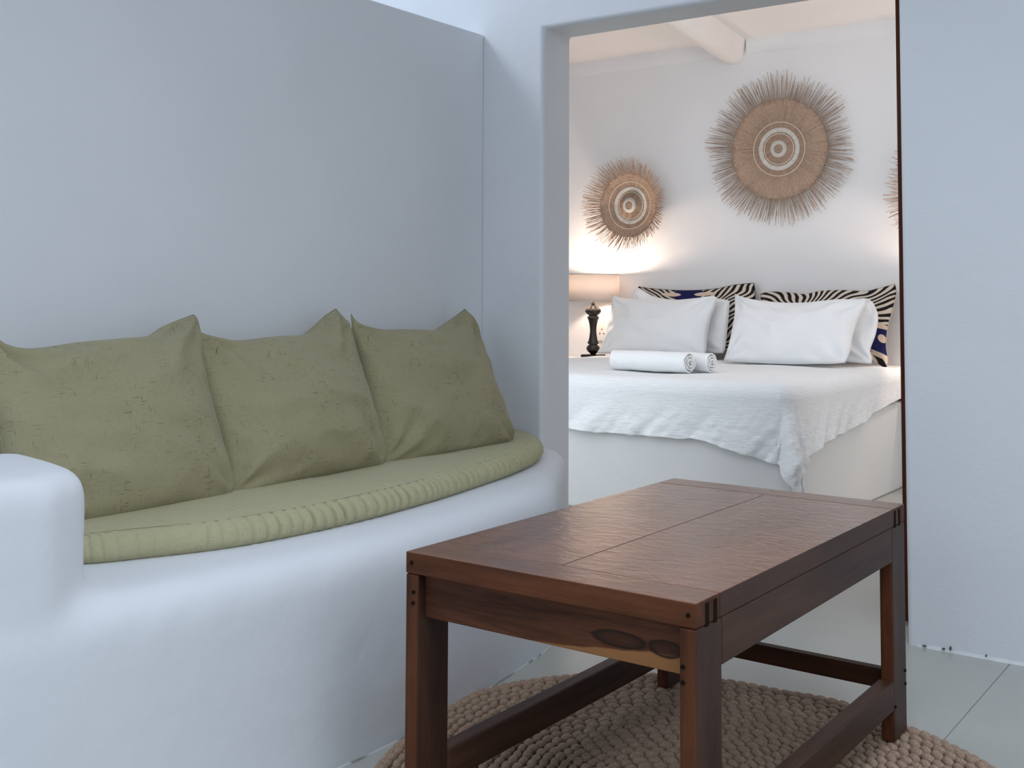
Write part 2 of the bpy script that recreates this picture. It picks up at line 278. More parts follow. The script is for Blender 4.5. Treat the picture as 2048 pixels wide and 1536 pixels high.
# wall with the doorway
bm = bmesh.new()
P = [(-6.4, -.04), (XJ0, -.04), (XJ0, ZL), (XJ1, ZL), (XJ1, -.04), (2.0, -.04), (2.0, 3.25), (-6.4, 3.25)]
F = [bm.verts.new((x, YD, z)) for x, z in P]; B = [bm.verts.new((x, YD + TD, z)) for x, z in P]
bm.faces.new(F); bm.faces.new(B[::-1])
for i in range(len(P)):
    j = (i + 1) % len(P); bm.faces.new((F[j], F[i], B[i], B[j]))
bmesh.ops.recalc_face_normals(bm, faces=bm.faces)
wd = struct(obj('wall_doorway', bm, m_wall)); bevel(wd, .018, 5, 50)
wd.data.polygons.foreach_set('use_smooth', [True] * len(wd.data.polygons))
m = wd.modifiers.new('wn', 'WEIGHTED_NORMAL')
# chips along the foot of the doorway wall
for (x, z, w, h) in ((-.935, .005, .003, .007), (-.955, .004, .005, .003), (-.835, .006, .002, .004), (-1.01, .004, .007, .002)):
    bm = bmesh.new(); bmesh.ops.create_icosphere(bm, subdivisions=2, radius=1)
    for v in bm.verts: v.co = Vector((v.co.x * w, v.co.y * .009, v.co.z * h)) * (1 + .3 * noise.noise(v.co * 2 + Vector((x * 9, 0, 0)))) + Vector((x, YD, z + h))
    obj('chipped_plaster', bm, flat('bare_plaster', (.10, .09, .09), .9), None, True).parent = wd
# uneven plaster foot of the wall over the floor
bm = bmesh.new(); rows = []
for i in range(161):
    x = XJ1 + .03 + i * .01; h = .005 + .004 * noise.noise(Vector((x * 14, 0, 3))); w = .002 + .003 * noise.noise(Vector((x * 22, 1, 7)))
    rows.append([bm.verts.new((x, YD + .002, h + .012)), bm.verts.new((x, YD - w * .7, h * .7)), bm.verts.new((x, YD - w - .002, 0))])
for a, b in zip(rows, rows[1:]):
    for k in (0, 1): bm.faces.new((a[k], a[k + 1], b[k + 1], b[k]))
obj('plaster_foot', bm, m_wall, None, True).parent = wd
wl_ = wallbox('wall_left', (-2.81, -2.6, 0), (-2.691, YD, 2.085)); bevel(wl_, .006, 2)
wallbox('wall_right', (2.0, -2.6, 0), (2.15, YD, 3.25)); wallbox('wall_court', (-6.5, -2.6, 0), (-6.4, YD, 3.25))
bm = bmesh.new(); box(bm, (.1, -2.75, 0), (2.0, -2.6, 3.25)); box(bm, (-2.69, -2.75, 2.45), (.1, -2.6, 3.25)); struct(obj('wall_rear', bm, m_wall))
bm = bmesh.new(); box(bm, (-2.75, -2.6, 3.1), (-.9, YD, 3.25)); box(bm, (-.9, 1.8, 3.1), (2.0, YD, 3.25)); box(bm, (-.9, -2.6, 3.1), (2.0, -.6, 3.25)); box(bm, (1.1, -.6, 3.1), (2, 1.8, 3.25)); struct(obj('ceiling', bm, m_ceil))
# bedroom
YB = 6.75
wallbox('wall_bedroom', (-5.6, YB, 0), (1.2, YB + .15, 3.3), m_bedwall)
wallbox('wall_bedroom_left', (-5.6, YD + TD, 0), (-5.45, YB, 3.3), m_bedwall); wallbox('wall_bedroom_right', (1.0, YD + TD, 0), (1.15, YB, 3.3), m_bedwall)
def slope(y): return 2.72 + .11 * (YB - y)
bm = bmesh.new(); v = [bm.verts.new((x, y, slope(y) + d)) for x in (-5.6, 1.2) for y, d in ((YD + TD - .02, 0), (YB + .1, 0), (YB + .1, .12), (YD + TD - .02, .12))]
for f in ((0, 1, 2, 3), (7, 6, 5, 4), (0, 4, 5, 1), (1, 5, 6, 2), (2, 6, 7, 3), (3, 7, 4, 0)): bm.faces.new([v[i] for i in f])
bmesh.ops.recalc_face_normals(bm, faces=bm.faces); struct(obj('ceiling_bedroom', bm, m_ceil))
bm = bmesh.new(); rows = []
for k in range(24):
    y = YD + TD + (YB - YD - TD + .02) * k / 23; z = slope(y); w = .006 * noise.noise(Vector((y * 3, 0, 0)))
    rows.append([bm.verts.new(p) for p in ((-3.175 + w, y, z + .02), (-3.165 + w, y, z - .13), (-3.15 + w, y, z - .15), (-3.07 + w, y, z - .15), (-3.045 + w, y, z - .12), (-3.02 + w, y, z + .02))])
for a, b in zip(rows, rows[1:]):
    for k in range(5): bm.faces.new((a[k], b[k], b[k + 1], a[k + 1]))
bmesh.ops.recalc_face_normals(bm, faces=bm.faces); struct(obj('beam', bm, m_ceil, None, True))
for i, (x0, x1) in enumerate(((-5.45, -3.17), (-3.02, 1.0))):      # rough plaster band under the ceiling
    bm = bmesh.new(); rows = []
    for k in range(90):
        x = x0 + (x1 - x0) * k / 89; w = .022 + .012 * noise.noise(Vector((x * 4, 2, 0))); h = .085 + .016 * noise.noise(Vector((x * 5, 5, 0)))
        rows.append([bm.verts.new(p) for p in ((x, YB - w, slope(YB) + .01), (x, YB - w * .8, slope(YB) - h * .45), (x, YB - w * .5, slope(YB) - h), (x, YB + .002, slope(YB) - h - .012))])
    for a, b in zip(rows, rows[1:]):
        for k in range(3): bm.faces.new((a[k], b[k], b[k + 1], a[k + 1]))
    bmesh.ops.recalc_face_normals(bm, faces=bm.faces); struct(obj('trim_%d' % (i + 1), bm, m_bedwall, None, True))
# wooden door leaf standing open into the bedroom, its edge towards the camera
ang = math.radians(72.3); T = .034; LD = .78
bm = bmesh.new(); box(bm, (-.007, 0, .012), (T, LD, 2.06)); dl = obj('door_1', bm, m_door); bevel(dl, .006, 3); struct(dl)
dl.location = (-1.1225, 3.702, 0); dl.rotation_euler = (0, 0, math.atan2(1.118, 3.70))
bm = bmesh.new(); box(bm, (T, LD - .11, .95), (T + .012, LD - .06, 1.10)); hd = obj('door_handle', bm, flat('dull_brass', (.35, .25, .12), .4, 1)); bevel(hd, .004); hd.parent = dl

# ------------------------------------------------------------------ built-in bench
OUTER = [(-2.05, .15), (-1.97, .65), (-1.90, 1.05), (-1.845, 1.4), (-1.81, 1.75), (-1.80, 2.0), (-1.825, 2.3), (-1.865, 2.6), (-1.925, 2.87), (-2.055, 3.10), (-2.175, 3.30), (-2.255, 3.43), (-2.30, 3.52)]
oc = catmull([(x, y, 0) for x, y in OUTER], 8)
def cyl(bm, pts, z0, z1):
    a = [bm.verts.new((p[0], p[1], z0)) for p in pts]; b = [bm.verts.new((p[0], p[1], z1)) for p in pts]
    n = len(pts); bm.faces.new(a[::-1]); bm.faces.new(b)
    for i in range(n): bm.faces.new((a[i], a[(i + 1) % n], b[(i + 1) % n], b[i]))
ZB = .478
bm = bmesh.new()
poly = [(p.x, p.y) for p in oc] + [(-2.31, 3.56), (-2.74, 3.56), (-2.74, .15)]
def inset(pts, d):      # move an open outline inwards, away from the room
    out = []
    for i, p in enumerate(pts):
        a, c = pts[max(i - 1, 0)], pts[min(i + 1, len(pts) - 1)]; t = Vector((c[0] - a[0], c[1] - a[1])).normalized(); out.append((p[0] - t.y * d, p[1] + t.x * d))
    return out
front = [(p.x, p.y) for p in oc]; tail = [(-2.31, 3.56), (-2.74, 3.56), (-2.74, .15)]
cyl(bm, poly, -.18, ZB - .055)
for d, z in ((.008, ZB - .036), (.022, ZB - .017), (.042, ZB - .005), (.062, ZB)):
    fr = inset(front, d); fr = [(x, y) for x, y in fr if y < 3.55]; cyl(bm, fr + [(-2.31 - d, 3.56), (-2.74, 3.56), (-2.74, .15)], ZB - .14, z)
arm = [(p.x - .01, p.y) for p in oc if p.y < 1.22]
arm += [(-1.925, 1.275), (-1.98, 1.30), (-2.10, 1.33), (-2.28, 1.36), (-2.34, 1.25), (-2.36, .9), (-2.42, .15)]
cyl(bm, arm, .3, .690)
cc = (-2.15, .9)
for s, z in ((.97, .703), (.90, .714)): cyl(bm, [(cc[0] + (x - cc[0]) * s, cc[1] + (y - cc[1]) * (s * .5 + .5)) for x, y in arm], .5, z)
bmesh.ops.recalc_face_normals(bm, faces=bm.faces)
be = obj('built_in_bench', bm, m_bench)
tag(be, 'white plastered built-in bench with a curved front and a raised left arm', 'bench')
m = be.modifiers.new('remesh', 'REMESH'); m.mode = 'VOXEL'; m.voxel_size = .014; m.use_smooth_shade = True
m = be.modifiers.new('smooth', 'SMOOTH'); m.factor = .6; m.iterations = 22
ev = be.evaluated_get(bpy.context.evaluated_depsgraph_get()); me = bpy.data.meshes.new_from_object(ev); be.modifiers.clear(); be.data = me
for v in me.vertices:      # trim the plaster mass flush with the two walls and the floor
    v.co.x = max(v.co.x, -2.6895); v.co.z = max(v.co.z, .0005); v.co.y = min(v.co.y, 3.5035)
me.polygons.foreach_set('use_smooth', [True] * len(me.polygons))
# seat cushion with a gathered edge
seat_e = catmull([(x, y, 0) for x, y in [(-2.40, .35), (-2.40, 1.0), (-2.36, 1.32), (-2.155, 1.395), (-2.075, 1.53), (-2.01, 1.70), (-1.985, 1.90), (-1.985, 2.14), (-2.02, 2.45), (-2.07, 2.72), (-2.12, 2.94), (-2.18, 3.12), (-2.27, 3.29), (-2.37, 3.41), (-2.47, 3.487)]], 10)
seat_e = resample(seat_e, 1500); nS = len(seat_e)
bm = bmesh.new(); uvl = bm.loops.layers.uv.new('uv'); rows = []; UVs = {}
prof = [(-.010, 0.0, 0), (0, .008, .5), (.003, .020, .9), (.001, .034, 1), (-.008, .047, .9), (-.020, .056, .75), (-.034, .060, .55), (-.055, .062, .3), (-.09, .063, .12), (-.13, .063, .04)]
phase = 0; ph = []
for i, p in enumerate(seat_e):
    phase += .20 * (1 + .8 * sm(2.8, 3.3, p.y)) * (1 + 1.15 * noise.noise(Vector((i * .023, 3, 0)))); ph.append(phase)
for i, p in enumerate(seat_e):
    t = i / (nS - 1); w = Vector((-2.683, .35 + (3.49 - .35) * t, 0)); d = (w - p); dn = d.normalized()
    q = seat_e[min(i + 1, nS - 1)] - seat_e[max(i - 1, 0)]; nn = Vector((q.y, -q.x, 0)).normalized()
    if nn.dot(dn) > 0: nn = -nn
    amp = .0200 * (.22 + .78 * sm(1.5, 2.3, p.y)) * (1 + .9 * sm(2.5, 3.1, p.y)) * (.8 + .9 * abs(noise.noise(Vector((i * .02, 9, 0)))))
    row = []
    for k, (o, z, a) in enumerate(prof):
        wv = 1 - abs(math.sin(ph[i] + k * .55 * noise.noise(Vector((i * .012, 0, 4))))); wv = .35 - 1.5 * wv ** 2.2 * (.5 + 1.2 * abs(noise.noise(Vector((round(ph[i] / PI) * 3.3, 1, 1)))))
        pos = p + nn * (o if o > -.03 else 0) + (dn * (-o) if o <= -.03 else Vector()) + nn * (amp * a * wv)
        zz = ZB + z + amp * a * .45 * wv * (1 if k > 2 else 0)
        row.append((Vector((pos.x, pos.y, zz)), (p.y * 1.0, k * .02)))
    base = row[-1][0]
    for k in range(1, 9):
        f = k / 8; pos = base.lerp(Vector((w.x, w.y, base.z)), f)
        zz = ZB + .063 + .005 * noise.noise(Vector((pos.x * 6, pos.y * 4, 0))) + .0025 * noise.noise(Vector((pos.x * 16, pos.y * 9, 5)))
        row.append((Vector((pos.x, pos.y, zz)), (p.y, .14 + d.length * f)))
    row.append((Vector((w.x, w.y, ZB)), (p.y, .2 + d.length)))
    rows.append([(bm.verts.new(a), b) for a, b in row])
for a, b in zip(rows, rows[1:]):
    for k in range(len(a) - 1):
        f = bm.faces.new((a[k][0], b[k][0], b[k + 1][0], a[k + 1][0])); 
        for lo, uv in zip(f.loops, (a[k][1], b[k][1], b[k + 1][1], a[k + 1][1])): lo[uvl].uv = uv
for row in (rows[0], rows[-1]):
    try: bm.faces.new([v for v, _ in row])
    except ValueError: pass
bmesh.ops.recalc_face_normals(bm, faces=bm.faces)
sc_ = thing('seat_cushion', 'long thin green seat cushion with gathered edge covering the curved bench', 'seat cushion', (-2.4, 2.2, ZB))
put(obj('cushion_pad', bm, m_seat_lit, None, True), sc_)
# stitched seam line that holds the gathers
bm = bmesh.new(); pr = None
for i in range(0, nS):
    a = rows_co = seat_e[i]; t = i / (nS - 1); w = Vector((-2.683, .35 + 3.14 * t, 0)); dn = (w - a).normalized(); c = a + dn * .034
    ring = [bm.verts.new((c.x + .0012 * math.cos(q), c.y + .0008, ZB + .0612 + .0012 * math.sin(q) + .004 * noise.noise(Vector((c.x * 6, c.y * 4, 0))))) for q in (0, 2.09, 4.19)]
    if pr:
        for k in range(3): bm.faces.new((pr[k], pr[(k + 1) % 3], ring[(k + 1) % 3], ring[k]))
    pr = ring
put(obj('seam', bm, m_seat_lit, None, True), sc_)

# ------------------------------------------------------------------ pillows
def pillow(name, key, thick, mat, label, cat, group, seed, toward, n=64, wr=1.0, px=.5, bias=.5, size=(.6, .5), flop=0):
    T_, R_, B_, L_ = OUT[key]; T_ = resample(catmull(T_, 6), n); R_ = resample(catmull(R_, 6), n)[::-1]; B_ = resample(catmull(B_, 6), n); L_ = resample(catmull(L_, 6), n)[::-1]
    c00, c10, c01, c11 = B_[0], B_[-1], T_[0], T_[-1]
    ux = (c10 - c00).normalized(); uy = (c01 - c00); nn = ux.cross(uy).normalized()
    if nn.dot(Vector(toward)) < 0: nn = -nn
    W_ = (c10 - c00).length; H_ = (c01 - c00).length; sv = Vector((seed * 3.7, seed * 1.9, seed))
    cs = [(0, 0), (1, 0), (0, 1), (1, 1)]
    def P(u, v, i, j):
        p = (B_[i] * (1 - v) + T_[i] * v + L_[j] * (1 - u) + R_[j] * u) - (c00 * (1 - u) * (1 - v) + c10 * u * (1 - v) + c01 * (1 - u) * v + c11 * u * v)
        return p
    bm = bmesh.new(); uvl = bm.loops.layers.uv.new('uv'); G = []
    for side in (1, -1):
        g = []
        for i in range(n + 1):
            row = []
            for j in range(n + 1):
                # finer steps near the seam so the edge stays round
                u, v = i / n, j / n
                p = P(u, v, i, j); eu = 4 * u * (1 - u); ev = 4 * v * (1 - v)
                edge = min(u, 1 - u, v, 1 - v)
                h = thick * bias_(side, bias) * (eu ** px) * (ev ** px) * (1 + .22 * (.5 - v))
                w = 0
                for ci, (cx, cy) in enumerate(cs):
                    dx = (u - cx) * W_; dy = (v - cy) * H_; d = math.hypot(dx, dy); th = math.atan2(abs(dy), abs(dx))
                    fall = math.exp(-(d / (.16)) ** 2) * sm(.0, .05, d)
                    w += .015 * fall * math.sin(th * 9 + ci * 2 + seed + 3.5 * noise.noise(Vector((dx * 5, dy * 5, seed))))
                q = Vector((u * W_, v * H_, 0))
                e2 = math.exp(-(edge / .09) ** 2) * sm(0, .03, edge)
                along = u * W_ if min(v, 1 - v) < min(u, 1 - u) else v * H_
                w += .010 * e2 * noise.noise(Vector((along * 22, edge * 6, seed * 2 + side)))
                w += .014 * noise.noise(q * 3.6 + sv) + .006 * noise.noise(Vector((q.x * 9 + q.y * 5, q.y * 16, seed))) + .012 * (1 - abs(noise.noise(Vector((q.x * 5 + q.y * 6, q.y * 4 - q.x * 3, 0)) + sv)) * 2) * sm(.0, .25, edge)
                k = min(1, edge * 14)
                w *= wr * k
                row.append((bm.verts.new(p + nn * side * (h + (w if side > 0 else w * .5))) if (side > 0 or 0 < i < n and 0 < j < n) else G[0][i][j][0], (u * size[0], v * size[1])))
            g.append(row)
        G.append(g)
    for s, g in enumerate(G):
        for i in range(n):
            for j in range(n):
                q = (g[i][j], g[i + 1][j], g[i + 1][j + 1], g[i][j + 1])
                if s: q = q[::-1]
                f = bm.faces.new([x[0] for x in q])
                for lo, x in zip(f.loops, q): lo[uvl].uv = x[1]
    bmesh.ops.recalc_face_normals(bm, faces=bm.faces)
    root = thing(name, label, cat, (c00 + c10) / 2, group)
    put(obj('pillow_cover', bm, mat, None, True), root)
    # seam cord round the edge
    loop = T_[:-1] + R_[::-1][:-1] + B_[::-1][:-1] + L_[:-1]; bm = bmesh.new(); rings = []
    m = len(loop)
    for i, p in enumerate(loop):
        t = (loop[(i + 1) % m] - loop[i - 1]).normalized(); a = nn.cross(t).normalized(); rr = .0016
        rings.append([bm.verts.new(p + a * rr * math.cos(q) + nn * rr * math.sin(q)) for q in (0, 1.57, 3.14, 4.71)])
    for i in range(m):
        for k in range(4): bm.faces.new((rings[i][k], rings[i][(k + 1) % 4], rings[(i + 1) % m][(k + 1) % 4], rings[(i + 1) % m][k]))
    put(obj('seam', bm, mat, None, True), root)
    return root
def bias_(side, b): return b if side > 0 else 1 - b
GG = 'green linen back cushions on the bench'
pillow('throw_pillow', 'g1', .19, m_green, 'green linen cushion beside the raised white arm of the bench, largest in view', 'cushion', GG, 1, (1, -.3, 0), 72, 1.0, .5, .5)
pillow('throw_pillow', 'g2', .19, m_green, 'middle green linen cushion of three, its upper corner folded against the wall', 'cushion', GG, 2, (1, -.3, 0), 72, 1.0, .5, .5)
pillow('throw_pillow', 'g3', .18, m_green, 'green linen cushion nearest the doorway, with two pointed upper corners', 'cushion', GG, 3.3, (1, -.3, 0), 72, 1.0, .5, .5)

# ------------------------------------------------------------------ coffee table
tb = thing('coffee_table', 'low dark reddish brown wooden coffee table standing on the braided rug', 'table', (-1.155, 2.22, 0))
X0, X1, Y0, Y1, ZT, ZF = -1.463, -.841, 1.667, 2.768, .553, .0195
def tp(name, a, b, mat, bev=.002, origin=None):
    o = origin or tuple((p + q) / 2 for p, q in zip(a, b))
    bm = bmesh.new(); box(bm, [p - c for p, c in zip(a, o)], [p - c for p, c in zip(b, o)]); ob = obj(name, bm, mat); bevel(ob, bev, 2)
    ob.location = Vector(o) - Vector(tb.location); ob.parent = tb; return ob
def faces2(o, m2):      # the upright faces show another cut of the wood than the polished top
    o.data.materials.append(m2)
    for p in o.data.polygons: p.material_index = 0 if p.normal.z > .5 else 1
    return o
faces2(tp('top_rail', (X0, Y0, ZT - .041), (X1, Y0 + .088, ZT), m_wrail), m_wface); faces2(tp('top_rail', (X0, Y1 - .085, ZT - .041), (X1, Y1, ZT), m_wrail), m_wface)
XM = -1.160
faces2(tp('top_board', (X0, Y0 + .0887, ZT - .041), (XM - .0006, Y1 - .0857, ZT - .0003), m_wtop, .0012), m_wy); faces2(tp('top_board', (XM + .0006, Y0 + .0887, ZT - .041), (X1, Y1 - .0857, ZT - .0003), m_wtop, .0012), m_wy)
LW, LY = .031, .096
for lx in (X0, X1 - LW):
    for ly in (Y0, Y1 - LY):
        lg = tp('leg', (lx, ly, ZF), (lx + LW, ly + LY, ZT - .0415), m_wz, .004); lg.data.materials.append(m_wzshade)
        for p in lg.data.polygons: p.material_index = 1 if abs(p.normal.x) > .5 else 0  # X faces take the copy with painted shade
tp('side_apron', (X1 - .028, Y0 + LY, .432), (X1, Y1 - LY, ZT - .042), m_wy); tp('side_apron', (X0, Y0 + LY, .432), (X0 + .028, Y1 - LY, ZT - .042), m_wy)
ap = tp('end_apron', (X0 + LW, Y0 + .021, .428), (X1 - LW, Y0 + .046, ZT - .0415), m_wx, .002, ((X0 + X1) / 2, Y0 + .03, .428))
tp('end_apron', (X0 + LW, Y1 - .046, .428), (X1 - LW, Y1 - .021, ZT - .0415), m_wxshade)
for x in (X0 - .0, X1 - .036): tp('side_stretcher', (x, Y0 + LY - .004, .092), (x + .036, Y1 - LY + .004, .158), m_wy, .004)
tp('end_stretcher', (X0 + LW, Y1 - .068, .128), (X1 - LW, Y1 - .042, .173), m_wxshade)
def peg(x, y, z, ax):
    bm = bmesh.new(); bmesh.ops.create_cone(bm, cap_ends=True, segments=14, radius1=.0042, radius2=.0036, depth=.004)
    o = obj('peg', bm, m_peg); o.location = Vector((x, y, z)) - Vector(tb.location); o.rotation_euler = (PI / 2, 0, 0) if ax == 'y' else (0, PI / 2, 0); o.parent = tb
for x, z in ((X0 + .015, ZT - .02), (X1 - .014, ZT - .02), (X0 + .021, .478), (X0 + .020, .457), (X1 - .024, .449), (X1 - .024, .424)): peg(x, Y0 - .0005, z, 'y')
for y, z in ((Y1 - .012, .163), (Y1 - .012, .132), (Y1 - .09, .10)): peg(X1 + .0005, y, z, 'x')
for y in (Y0 + .040, Y0 + .070, Y1 - .04, Y1 - .072):     # dark ends of the through tenons
    o = boxo('tenon', (X1 - .004, y - .007, ZT - .045), (X1 + .0008, y + .007, ZT - .006), m_peg, tb, .001)

# ------------------------------------------------------------------ braided rug
RC = Vector((-1.14, 2.13, 0)); RP = [(-156, .64), (-171, .648), (170, .70), (160.5, .735), (148.4, .75), (140.3, .753), (123, .752), (106.5, .748), (94.6, .735), (82, .755), (69, .738), (62, .745), (47, .754), (20, .76), (-20, .75), (-60, .76), (-100, .74), (-135, .69)]
RP = sorted(((a % 360), r) for a, r in RP)
def rr_(th):
    d = math.degrees(th) % 360; L = RP + [(RP[0][0] + 360, RP[0][1])]
    if d < L[0][0]: d += 360
    for (a, ra), (b, rb) in zip(L, L[1:]):
        if a <= d <= b: t = (d - a) / (b - a); t = t * t * (3 - 2 * t); return ra + (rb - ra) * t
    return .74
rug = thing('braided_rug', 'round braided natural fibre rug lying under the coffee table', 'rug', RC)
bm = bmesh.new(); c0 = bm.verts.new((0, 0, .004)); ring = [bm.verts.new((math.cos(t) * (rr_(t) - .02), math.sin(t) * (rr_(t) - .02), .004)) for t in [2 * PI * i / 96 for i in range(96)]]; rb = [bm.verts.new((v.co.x, v.co.y, .0005)) for v in ring]
for i in range(96): bm.faces.new((c0, ring[i], ring[(i + 1) % 96])); bm.faces.new((ring[i], rb[i], rb[(i + 1) % 96], ring[(i + 1) % 96]))
obj('rug_backing', bm, m_under, rug)
tmp = bmesh.new(); bmesh.ops.create_icosphere(tmp, subdivisions=2, radius=1); IV = [v.co.copy() for v in tmp.verts]; IF = [[v.index for v in f.verts] for f in tmp.faces]; tmp.free()
NR = 27; rnd = random.Random(11)
for k in range(NR):
    vs, fs = [], []; f = (k + .5) / (NR + .25)
    pts = [Vector((math.cos(t) * rr_(t) * f, math.sin(t) * rr_(t) * f, 0)) for t in [2 * PI * i / 240 + k * 2.4 for i in range(241)]]
    L = sum((b - a).length for a, b in zip(pts, pts[1:])); m = max(4, int(L / .0345)); loop = resample(pts, m)[:-1]
    for i, p in enumerate(loop):
        tg = (loop[(i + 1) % m] - loop[i - 1]).normalized() if m > 3 else Vector((1, 0, 0)); yaw = math.atan2(tg.y, tg.x) + (.13 if k % 2 else -.10) + rnd.uniform(-.08, .08)
        c, s = math.cos(yaw), math.sin(yaw); a, b, h = rnd.uniform(.0185, .0215), rnd.uniform(.0106, .0120), rnd.uniform(.0110, .0150); z = .0075 + rnd.uniform(-.001, .0015); o = len(vs)
        pitch = .07
        for v in IV:
            x, y, zz = v.x * a, v.y * b, v.z * h + v.x * a * pitch; vs.append((p.x + x * c - y * s, p.y + x * s + y * c, max(z + zz, .001)))
        fs += [[o + q for q in ff] for ff in IF]
    me = bpy.data.meshes.new('braid'); me.from_pydata(vs, [], fs); obj('braid', me, m_braid, rug, True)
vs, fs = [], []; pts = [Vector((math.cos(t) * (rr_(t) - .009), math.sin(t) * (rr_(t) - .009), 0)) for t in [2 * PI * i / 300 for i in range(301)]]
L = sum((b - a).length for a, b in zip(pts, pts[1:])); m = int(L / .030); loop = resample(pts, m)[:-1]
for i, p in enumerate(loop):
    tg = (loop[(i + 1) % m] - loop[i - 1]).normalized(); yaw = math.atan2(tg.y, tg.x) - .20; c, s = math.cos(yaw), math.sin(yaw); o = len(vs)
    for v in IV:
        x, y, zz = v.x * .022, v.y * .0105, v.z * .0095 + v.x * .004; vs.append((p.x + x * c - y * s, p.y + x * s + y * c, max(.0095 + zz, .001)))
    fs += [[o + q for q in ff] for ff in IF]
me = bpy.data.meshes.new('edge_binding'); me.from_pydata(vs, [], fs); obj('edge_binding', me, m_braid, rug, True)

# ------------------------------------------------------------------ bed
XB0, XB1, YF, ZM = -3.87, -1.93, 4.755, .655
bb = boxo('bed_platform', (XB0, YF, 0), (XB1, YB - .003, .47), m_base, None, .012, 3); tag(bb, 'white plastered built-in bed platform under the mattress', 'bed platform')
mt = boxo('mattress', (XB0 + .015, YF + .015, .471), (XB1 - .02, YB - .01, ZM - .008), m_sheet, None, .06, 5); tag(mt, 'thick mattress in a white sheet on the plastered bed base', 'mattress')
mt.data.polygons.foreach_set('use_smooth', [True] * len(mt.data.polygons)); mt.modifiers.new('wn', 'WEIGHTED_NORMAL')
def coverlet():
    bm = bmesh.new(); R = .07; xr, xl, yf, yb = -1.985, -3.82, YF + .052, 6.28
    NX, NY = 330, 240; LF = .31
    def lx(y): return .31 - .11 * sm(5.1, 6.28, y)
    rows = []
    for j in range(NY + 1):
        v = j / NY; row = []
        if v < .34: cy = yf - LF * (1 - v / .34)
        else: cy = yf + (yb - yf) * (v - .34) / .66
        for i in range(NX + 1):
            u = i / NX; L = lx(max(cy, yf))
            if u < .12: cx = xl - .28 * (1 - u / .12)
            elif u > .76: cx = xr + L * (u - .76) / .24
            else: cx = xl + (xr - xl) * (u - .12) / .64
            a = max(cx - xr, 0) - max(xl - cx, 0); b = min(cy - yf, 0) * (1 + .24 * sm(-2.36, -1.97, cx)); a *= 1 + (.12 * sm(5.15, 4.8, cy) if a > 0 else 0)
            hem = .012 * noise.noise(Vector((cx * 6, cy * 6, 1)))
            r = math.hypot(a, b); px = min(max(cx, xl), xr); py = max(cy, yf)
            z = ZM + .006 * noise.noise(Vector((cx * 3, cy * 3, 0))) + .003 * noise.noise(Vector((cx * 8, cy * 8, 3))) + .0015 * noise.noise(Vector((cx * 18, cy * 12, 0)))
            if r > 0:
                d = Vector((a / r, b / r)); phi = math.atan2(abs(b), abs(a)); r2 = r * (1 + hem * 2.2) * (1 + .05 * math.sin(4 * phi) ** 2 * sm(0, .12, min(abs(a), abs(b))))
                if r2 < R * PI / 2: out = R * math.sin(r2 / R); dz = R * (1 - math.cos(r2 / R))
                else: out = R + (r2 - R * PI / 2) * .05; dz = R + (r2 - R * PI / 2)
                k = sm(.06, .34, dz); t = (cx if abs(b) > abs(a) else cy)
                # slanting folds that deepen towards the hem
                sk = t * 1.0 + dz * .9
                fo = noise.noise(Vector((sk * 7.5, dz * 1.5, 2))) * .032 + noise.noise(Vector((sk * 17, dz * 3, 8))) * .014
                corner = 4 * (a / r) ** 2 * (b / r) ** 2
                fo += corner * (.05 * math.sin(math.atan2(abs(b), abs(a)) * 7 + 1.0) + .075)
                out += max(fo * k, -.9 * (out - .045) if out > .045 else 0) + .010 * k
                px += d.x * out; py += d.y * out; z -= dz - .01 * k * noise.noise(Vector((t * 9, 4, 0)))
                nn = .007 * noise.noise(Vector((px * 14, py * 14, z * 22))) + .004 * noise.noise(Vector((px * 35, py * 35, z * 50))); px += d.x * nn * k; py += d.y * nn * k; z += .004 * k * noise.noise(Vector((px * 25, py * 25, z * 25)))
            row.append(bm.verts.new((px, py, z)))
        rows.append(row)
    for a, b in zip(rows, rows[1:]):
        for i in range(NX): bm.faces.new((a[i], a[i + 1], b[i + 1], b[i]))
    o = obj('coverlet', bm, m_cover, None, True); m = o.modifiers.new('thick', 'SOLIDIFY'); m.thickness = .006; m.offset = 1
    return tag(o, 'crinkled white coverlet draped over the bed with one corner hanging low', 'coverlet')
coverlet()
for x0, x1, lab in ((-4.6, XB0 - .002, 'white plastered bedside ledge under the lit table lamp'), (XB1 + .002, -1.2, 'white plastered bedside ledge on the doorway side of the bed, mostly hidden')):
    o = boxo('bedside_ledge', (x0, 6.325, 0), (x1, YB, .62), m_base, None, .012, 3); tag(o, lab, 'ledge')
WP = 'white pillows propped on the bed'
pillow('bed_pillow', 'wlb', .12, m_white, 'white pillow behind the front pillow on the lamp side of the bed', 'pillow', WP, 5, (.3, -1, 0), 44, .8, .5, .5)
pillow('bed_pillow', 'wl', .15, m_white, 'front white pillow nearest the table lamp, behind the rolled towels', 'pillow', WP, 6, (.3, -1, 0), 56, .8, .5, .55)
pillow('bed_pillow', 'wrb', .12, m_white, 'white pillow with a loose open flap, behind the pillow nearest the bed edge', 'pillow', WP, 7, (.3, -1, 0), 48, 1.5, .5, .5)
pillow('bed_pillow', 'wr', .16, m_white, 'front white pillow before the fan striped cushion, with creased case end', 'pillow', WP, 8, (.3, -1, 0), 56, 1.4, .5, .55)
pillow('striped_cushion', 'zl', .07, m_zl, 'black and cream striped cushion with a navy patch, on the lamp side', 'cushion', 'striped cushions against the wall', 9, (.3, -1, 0), 48, .4, .5, .5, (1, 1))
pillow('striped_cushion', 'zr', .09, m_zr, 'black and cream fan striped cushion with navy lower corner, furthest from the lamp', 'cushion', 'striped cushions against the wall', 10, (.3, -1, 0), 48, .5, .5, .5, (1, 1))
